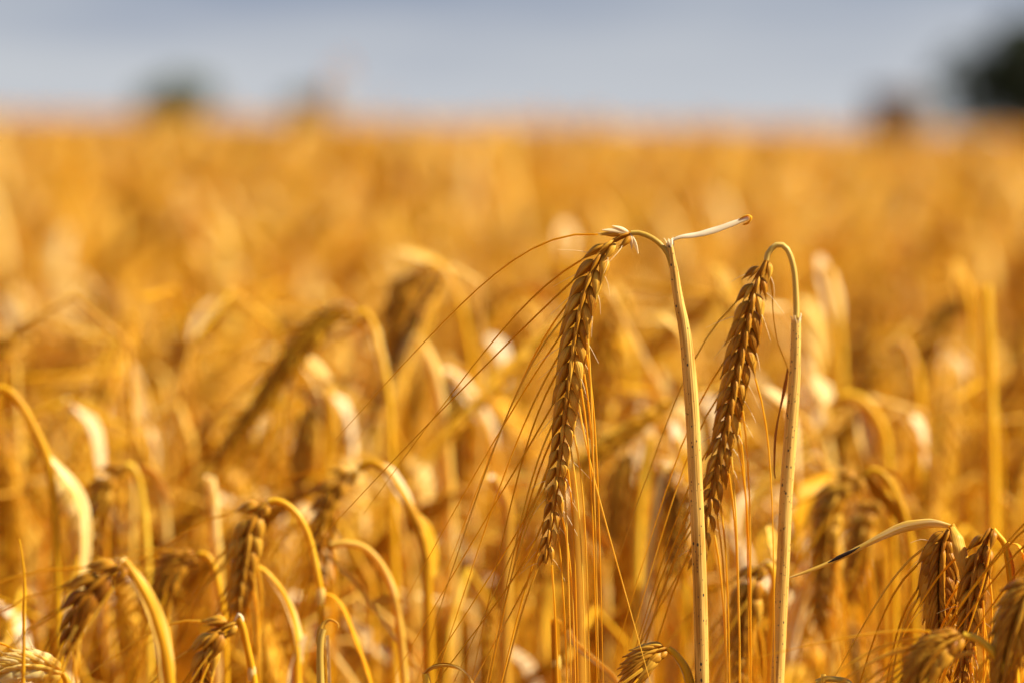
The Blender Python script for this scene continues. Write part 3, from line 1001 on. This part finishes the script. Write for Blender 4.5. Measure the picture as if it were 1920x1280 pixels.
barley('thin upright awn line and stalk at the far lower left edge', 1.63,
       [(36, 1010), (42, 1050), (46, 1100), (45, 1180), (43, 1300)], r=(.0005, .0003), seed=91)
barley('curved stalk entering at the left edge with a bright leaf curling down to its right', 1.95,
       [(-20, 740), (5, 728), (35, 752), (62, 800), (85, 850), (98, 910), (104, 980), (108, 1100), (110, 1290)], r=(.0016, .0013), seed=97,
       ear=[(-22, 742), (-50, 760), (-70, 810), (-80, 880), (-84, 950)], eopt=dict(roll=.4, awn=.05, n=26),
       leaves=[([(88, 850), (112, 878), (138, 912), (156, 955), (160, 1010), (156, 1090), (152, 1180)], [8, 22, 28, 26, 20, 16, 10], dict(hint=(.8, .6, 0), fold=.3))])
barley('upright pale stalk top at left centre above the thin yellow bent stalk', 2.02,
       [(392, 895), (398, 930), (403, 1000), (408, 1080), (410, 1290)], r=(.0019, .0019), seed=101, mat=M_LEAF,
       leaves=[([(388, 890), (396, 930), (402, 985)], [10, 22, 16], dict(hint=(.8, .6, 0), fold=.4, mat=M_HAIR))])
barley('knobby bent stalk at left, its dark ear left of the upright pale stalk top', 2.02,
       [(236, 872), (252, 880), (262, 910), (270, 980), (276, 1080), (280, 1290)], r=(.0017, .0014), seed=103,
       ear=[(234, 874), (212, 884), (194, 915), (184, 960), (178, 1010), (172, 1080)], eopt=dict(roll=.4, awn=.05), leaves=[([(250, 876), (275, 880), (300, 905), (320, 950)], [12, 20, 18, 8], dict(hint=(.5, -.4, .8), fold=.3))])
# --- middle distance, soft
barley('long dark drooping ear slanting down left from a pale stalk at left centre', 2.12,
       [(668, 590), (684, 586), (697, 605), (708, 650), (720, 700), (728, 760), (733, 880), (738, 1060), (742, 1290)], r=(.0016, .0012), seed=107, extra=.01, emat=M_GEAR,
       ear=[(666, 592), (635, 590), (600, 612), (562, 652), (525, 705), (488, 758), (445, 812), (400, 868)], eopt=dict(roll=.3, klen=.0080, kwid=.0028, awn=.10, spread=.05, wild=.15, side_wild=1, n=44),
       leaves=[([(690, 588), (672, 608), (650, 625), (620, 640)], [10, 26, 20, 8], dict(hint=(.3, -.5, .8), fold=.3, mat=M_GLEAF)),
               ([(684, 582), (697, 612), (710, 660), (722, 712), (727, 750)], [8, 22, 20, 18, 8], dict(hint=(.8, .6, 0), fold=.4)),
               ([(600, 588), (625, 572), (650, 570), (664, 582)], [6, 14, 22, 12], dict(hint=(.2, -.6, .7), fold=.3, mat=M_HAIR))])
barley('pale sharply peaked bend at centre left just right of the long dark ear', 2.18,
       [(752, 690), (765, 655), (780, 632), (797, 660), (815, 705), (828, 760), (838, 860), (845, 1000), (850, 1290)], r=(.0020, .0018), seed=109, mat=M_LEAF, leaves=[([(776, 630), (796, 655), (814, 700), (824, 735)], [8, 24, 24, 10], dict(hint=(.8, .6, .2), fold=.3))])
barley('white leaf slanting down right left of the sharp ear awns', 2.25,
       [(838, 700), (865, 725), (890, 765), (912, 800), (925, 850), (940, 930), (950, 1060), (955, 1290)], r=(.0019, .0015), seed=113, mat=M_LEAF,
       ear=[(836, 702), (850, 760), (856, 830), (856, 900)], eopt=dict(roll=.3, n=26, awn=.05),
       leaves=[([(834, 690), (862, 718), (892, 762), (915, 800), (928, 840)], [12, 34, 36, 32, 14], dict(hint=(.8, .6, .3), fold=.2, mat=M_HAIR))])
barley('bright double folded leaf below the long dark ear', 2.22,
       [(560, 672), (590, 700), (612, 740), (620, 780), (612, 850), (606, 960), (604, 1290)], r=(.0022, .0018), seed=127,
       ear=[(600, 760), (585, 790), (568, 850), (560, 920)], eopt=dict(roll=.3, n=26, awn=.05, kwid=.005),
       leaves=[([(552, 668), (580, 685), (606, 725), (618, 775)], [14, 40, 38, 16], dict(hint=(.8, .6, .3), fold=.2, mat=M_LEAF)), ([(560, 735), (585, 745), (606, 770), (612, 800)], [14, 30, 30, 14], dict(hint=(.8, .6, .3), fold=.2))])
barley('soft ghostly arched stalk behind the sharp awns with a dim ear at upper centre', 2.35,
       [(786, 512), (808, 490), (834, 515), (856, 560), (872, 620), (885, 720), (895, 900), (900, 1290)], r=(.0022, .0018), seed=131,
       ear=[(784, 514), (768, 530), (752, 565), (742, 610), (736, 660)], eopt=dict(roll=.3, n=30, awn=.07, kwid=.0052, klen=.012), leaves=[([(740, 470), (780, 478), (815, 495), (845, 535), (862, 590)], [8, 20, 28, 26, 12], dict(hint=(.8, .6, .3), fold=.2))])
barley('pale stalk arching over a shaded ear right of the golden hooked stalk', 1.95,
       [(672, 880), (695, 866), (722, 882), (745, 915), (770, 955), (790, 1000), (800, 1060), (806, 1290)], r=(.0017, .0014), seed=137,
       ear=[(670, 882), (650, 892), (625, 920), (608, 970), (600, 1030), (596, 1090)], eopt=dict(roll=.3, awn=.06), leaves=[([(700, 866), (728, 884), (752, 922), (775, 962)], [10, 30, 32, 14], dict(hint=(.8, .6, .3), fold=.2, mat=M_HAIR)),
               ([(775, 960), (795, 985), (808, 1030), (812, 1080)], [10, 28, 28, 14], dict(hint=(.8, .6, 0), fold=.3, mat=M_GLEAF))])
barley('stalk with pale elbow behind the sharp ear awns at mid height', 2.0,
       [(925, 895), (945, 930), (952, 960), (950, 1040), (948, 1130), (946, 1290)], r=(.0021, .0018), seed=139, mat=M_LEAF, leaves=[([(920, 890), (938, 925), (950, 960)], [10, 20, 12], dict(hint=(.8, .6, 0), fold=.3, mat=M_HAIR))])
barley('pale straight stalk right of the sharp ear tip with a leaf elbow', 2.0,
       [(1075, 880), (1078, 940), (1082, 1040), (1086, 1150), (1088, 1290)], r=(.0021, .002), seed=149, mat=M_LEAF, leaves=[([(1068, 955), (1090, 975), (1120, 1002), (1145, 1030)], [14, 28, 30, 16], dict(hint=(.7, -.4, .6), fold=.2))])
barley('pale bent stalk top between the sharp ear tip and kinked stalk, dark ear below', 1.98,
       [(1248, 872), (1240, 900), (1232, 950), (1222, 1020), (1215, 1110), (1210, 1290)], r=(.0017, .0015), seed=151, mat=M_LEAF,
       ear=[(1252, 878), (1264, 905), (1268, 960), (1266, 1020), (1260, 1080)], eopt=dict(roll=.3, awn=.06, kwid=.0042), leaves=[([(1252, 866), (1243, 895), (1236, 935)], [14, 22, 12], dict(hint=(.8, .6, 0), fold=.3, mat=M_HAIR))])
barley('bright white leaf blob between the two sharp ears', 2.15,
       [(1218, 815), (1212, 850), (1204, 900), (1196, 1000), (1190, 1290)], r=(.0019, .0018), seed=157, ear=[(1180, 850), (1165, 900), (1155, 960), (1148, 1020)], eopt=dict(n=26, awn=.05),
       leaves=[([(1220, 800), (1216, 830), (1210, 870)], [16, 38, 18], dict(hint=(.8, .6, .1), fold=.15, mat=M_HAIR))])
barley('pale leaf blob just left of the kinked stalk at mid height', 2.15,
       [(1268, 820), (1280, 860), (1284, 930), (1284, 1290)], r=(.0019, .0018), seed=158, leaves=[([(1262, 790), (1274, 830), (1282, 870)], [12, 32, 14], dict(hint=(.8, .6, .1), fold=.15, mat=M_HAIR))])
barley('soft ear behind the hooked stalk base with a white bent top', 1.86,
       [(1436, 1056), (1448, 1066), (1452, 1100), (1450, 1180), (1446, 1290)], r=(.0015, .0013), seed=163, ear=[(1434, 1058), (1418, 1072), (1405, 1110), (1397, 1160), (1392, 1220), (1388, 1290)],
       eopt=dict(roll=.4, awn=.06, kwid=.0042, klen=.0105), leaves=[([(1425, 1060), (1440, 1050), (1452, 1062)], [10, 16, 8], dict(hint=(.2, -.8, .3), fold=.3, mat=M_HAIR)),
               ([(1440, 985), (1448, 1010), (1455, 1050)], [14, 26, 12], dict(hint=(.8, .6, 0), fold=.3))])
barley('big soft dark ear arching at right centre over the long narrow blade', 1.97,
       [(1622, 892), (1640, 880), (1665, 900), (1690, 950), (1705, 1010), (1712, 1100), (1716, 1290)], r=(.0013, .0011), seed=167,
       ear=[(1620, 894), (1590, 905), (1565, 935), (1552, 985), (1546, 1045), (1542, 1110), (1540, 1170)], eopt=dict(roll=.4, awn=.08, kwid=.0062, klen=.0125),
       leaves=[([(1618, 886), (1650, 925), (1672, 950), (1695, 985)], [12, 24, 24, 14], dict(hint=(.7, -.4, .5), fold=.2, mat=M_GLEAF)), ([(1640, 880), (1680, 890), (1705, 930)], [10, 12, 6], dict(hint=(.7, -.4, .5), fold=.2))])
barley('second soft dark ear hanging right beside the big arching one', 2.0,
       [(1650, 935), (1668, 960), (1675, 1040), (1678, 1290)], seed=173, ear=[(1648, 936), (1628, 960), (1612, 1010), (1602, 1070), (1596, 1130)], eopt=dict(roll=.4, awn=.08, kwid=.0052))
barley('soft bright leaf standing alone right of the hooked ear with its stalk below', 2.4,
       [(1548, 500), (1562, 560), (1572, 630), (1575, 720), (1574, 850), (1572, 1290)], r=(.0022, .0018), seed=179, leaves=[([(1535, 480), (1548, 520), (1562, 570), (1572, 620)], [14, 46, 44, 18], dict(hint=(.8, .6, .1), fold=.12, mat=M_HAIR)),
               ([(1545, 500), (1525, 520), (1500, 545)], [8, 12, 8], dict(hint=(.8, .6, .1), fold=.12, mat=M_GLEAF))])
barley('straight blurred pale stalk rising tallest near the right edge', 2.2,
       [(1846, 535), (1850, 600), (1854, 700), (1857, 800), (1860, 900), (1862, 1290)], r=(.0022, .0021), seed=181, mat=M_STRAW)
barley('blurred white leaf and dim ear left of the tallest pale stalk', 2.5,
       [(1800, 520), (1815, 560), (1822, 640), (1824, 1290)], r=(.002, .0018), seed=182, ear=[(1800, 560), (1770, 600), (1740, 660), (1725, 720)], eopt=dict(n=26, kwid=.005, klen=.012), leaves=[([(1792, 490), (1805, 540), (1815, 590)], [20, 50, 20], dict(hint=(.8, .6, .1), fold=.12))])
barley('blurred pale arch right of the hooked stalk with a white leaf inside it', 2.2,
       [(1575, 745), (1605, 742), (1635, 770), (1655, 810), (1662, 870), (1665, 1290)], r=(.0020, .0018), seed=191, leaves=[([(1612, 770), (1622, 810), (1630, 860)], [16, 44, 20], dict(hint=(.8, .6, .1), fold=.12, mat=M_LEAF)), ([(1525, 710), (1545, 735), (1558, 755)], [16, 40, 18], dict(hint=(.7, .6, .5), fold=.12, mat=M_LEAF))])
barley('blurred round bright leaf tuft above the pale arch at right', 2.3,
       [(1690, 640), (1712, 680), (1722, 760), (1726, 1290)], r=(.002, .0018), seed=193, leaves=[([(1660, 660), (1685, 640), (1705, 665), (1712, 700)], [16, 34, 40, 18], dict(hint=(.7, .6, .4), fold=.15, mat=M_HAIR))])
barley('blurred pale leaf blob standing behind the top of the sharp kinked ear', 2.8,
       [(1058, 430), (1062, 480), (1064, 560), (1064, 1290)], r=(.0022, .002), seed=197, leaves=[([(1058, 415), (1060, 445), (1062, 480)], [24, 52, 30], dict(hint=(.8, .6, .1), fold=.12, mat=M_HAIR))])
barley('blurred pale slanting leaf between the sharp ear and the kinked stalk', 2.5,
       [(1155, 610), (1170, 660), (1178, 720), (1182, 1290)], r=(.0022, .002), seed=199, leaves=[([(1150, 590), (1166, 640), (1180, 700)], [24, 46, 24], dict(hint=(.8, .6, .1), fold=.12)), ([(940, 560), (970, 548), (1000, 545), (1030, 560)], [14, 34, 36, 18], dict(hint=(.2, -.5, .8), fold=.12, name='old_leaf'))])

# ------------------------------------------------------------------ the crowd behind them: separate plants
GRP = 'blurred barley plants in the crowd behind the sharp ears'
protos = []
for s in range(12):
    pr = generic_parts(300 + s, 0)
    root = empty('barley_plant', (0, 0, 0), 'blurred golden barley plant lost in the crowd behind the sharp ears', 'barley', GRP)
    ear_o = None
    for nme in ('stem', 'leaf_sheath', 'flag_leaf', 'flag_leaf+', 'ear', 'beard'):
        if nme not in pr:
            continue
        g, m = pr[nme]
        o = obj(nme.rstrip('+'), g, m, ear_o if nme == 'beard' else root)
        if nme == 'ear':
            ear_o = o
    protos.append(root)
rng = random.Random(99)
placed = 0
cells = []
N_CROWD = 246
tries = 0
while placed < N_CROWD and tries < 20000:
    tries += 1
    y = math.sqrt(rng.uniform(2.08 ** 2, NEAR_END ** 2))
    x = rng.uniform(-1, 1) * (HALF * y + .02)
    if any((x - a) ** 2 + (y - b) ** 2 < .014 ** 2 for a, b in cells):
        continue
    cells.append((x, y))
    src_ = protos[placed % 12]
    if placed < 12:
        r_ = src_
    else:
        r_ = src_.copy(); C.objects.link(r_)
        for ch in src_.children:
            c2 = ch.copy(); C.objects.link(c2); c2.parent = r_
            for gc in ch.children:
                g2 = gc.copy(); C.objects.link(g2); g2.parent = c2
    r_.location = (x, y, 0)
    mir = rng.choice([1, -1])
    hgt = 1 + max(-.10, min(.10, rng.gauss(-.005, .05)))
    if y < 2.15:
        hgt = min(hgt, .985)
    r_.scale = (1, 1, hgt)
    r_.rotation_euler = (0, 0, wind_angle(rng))
    placed += 1
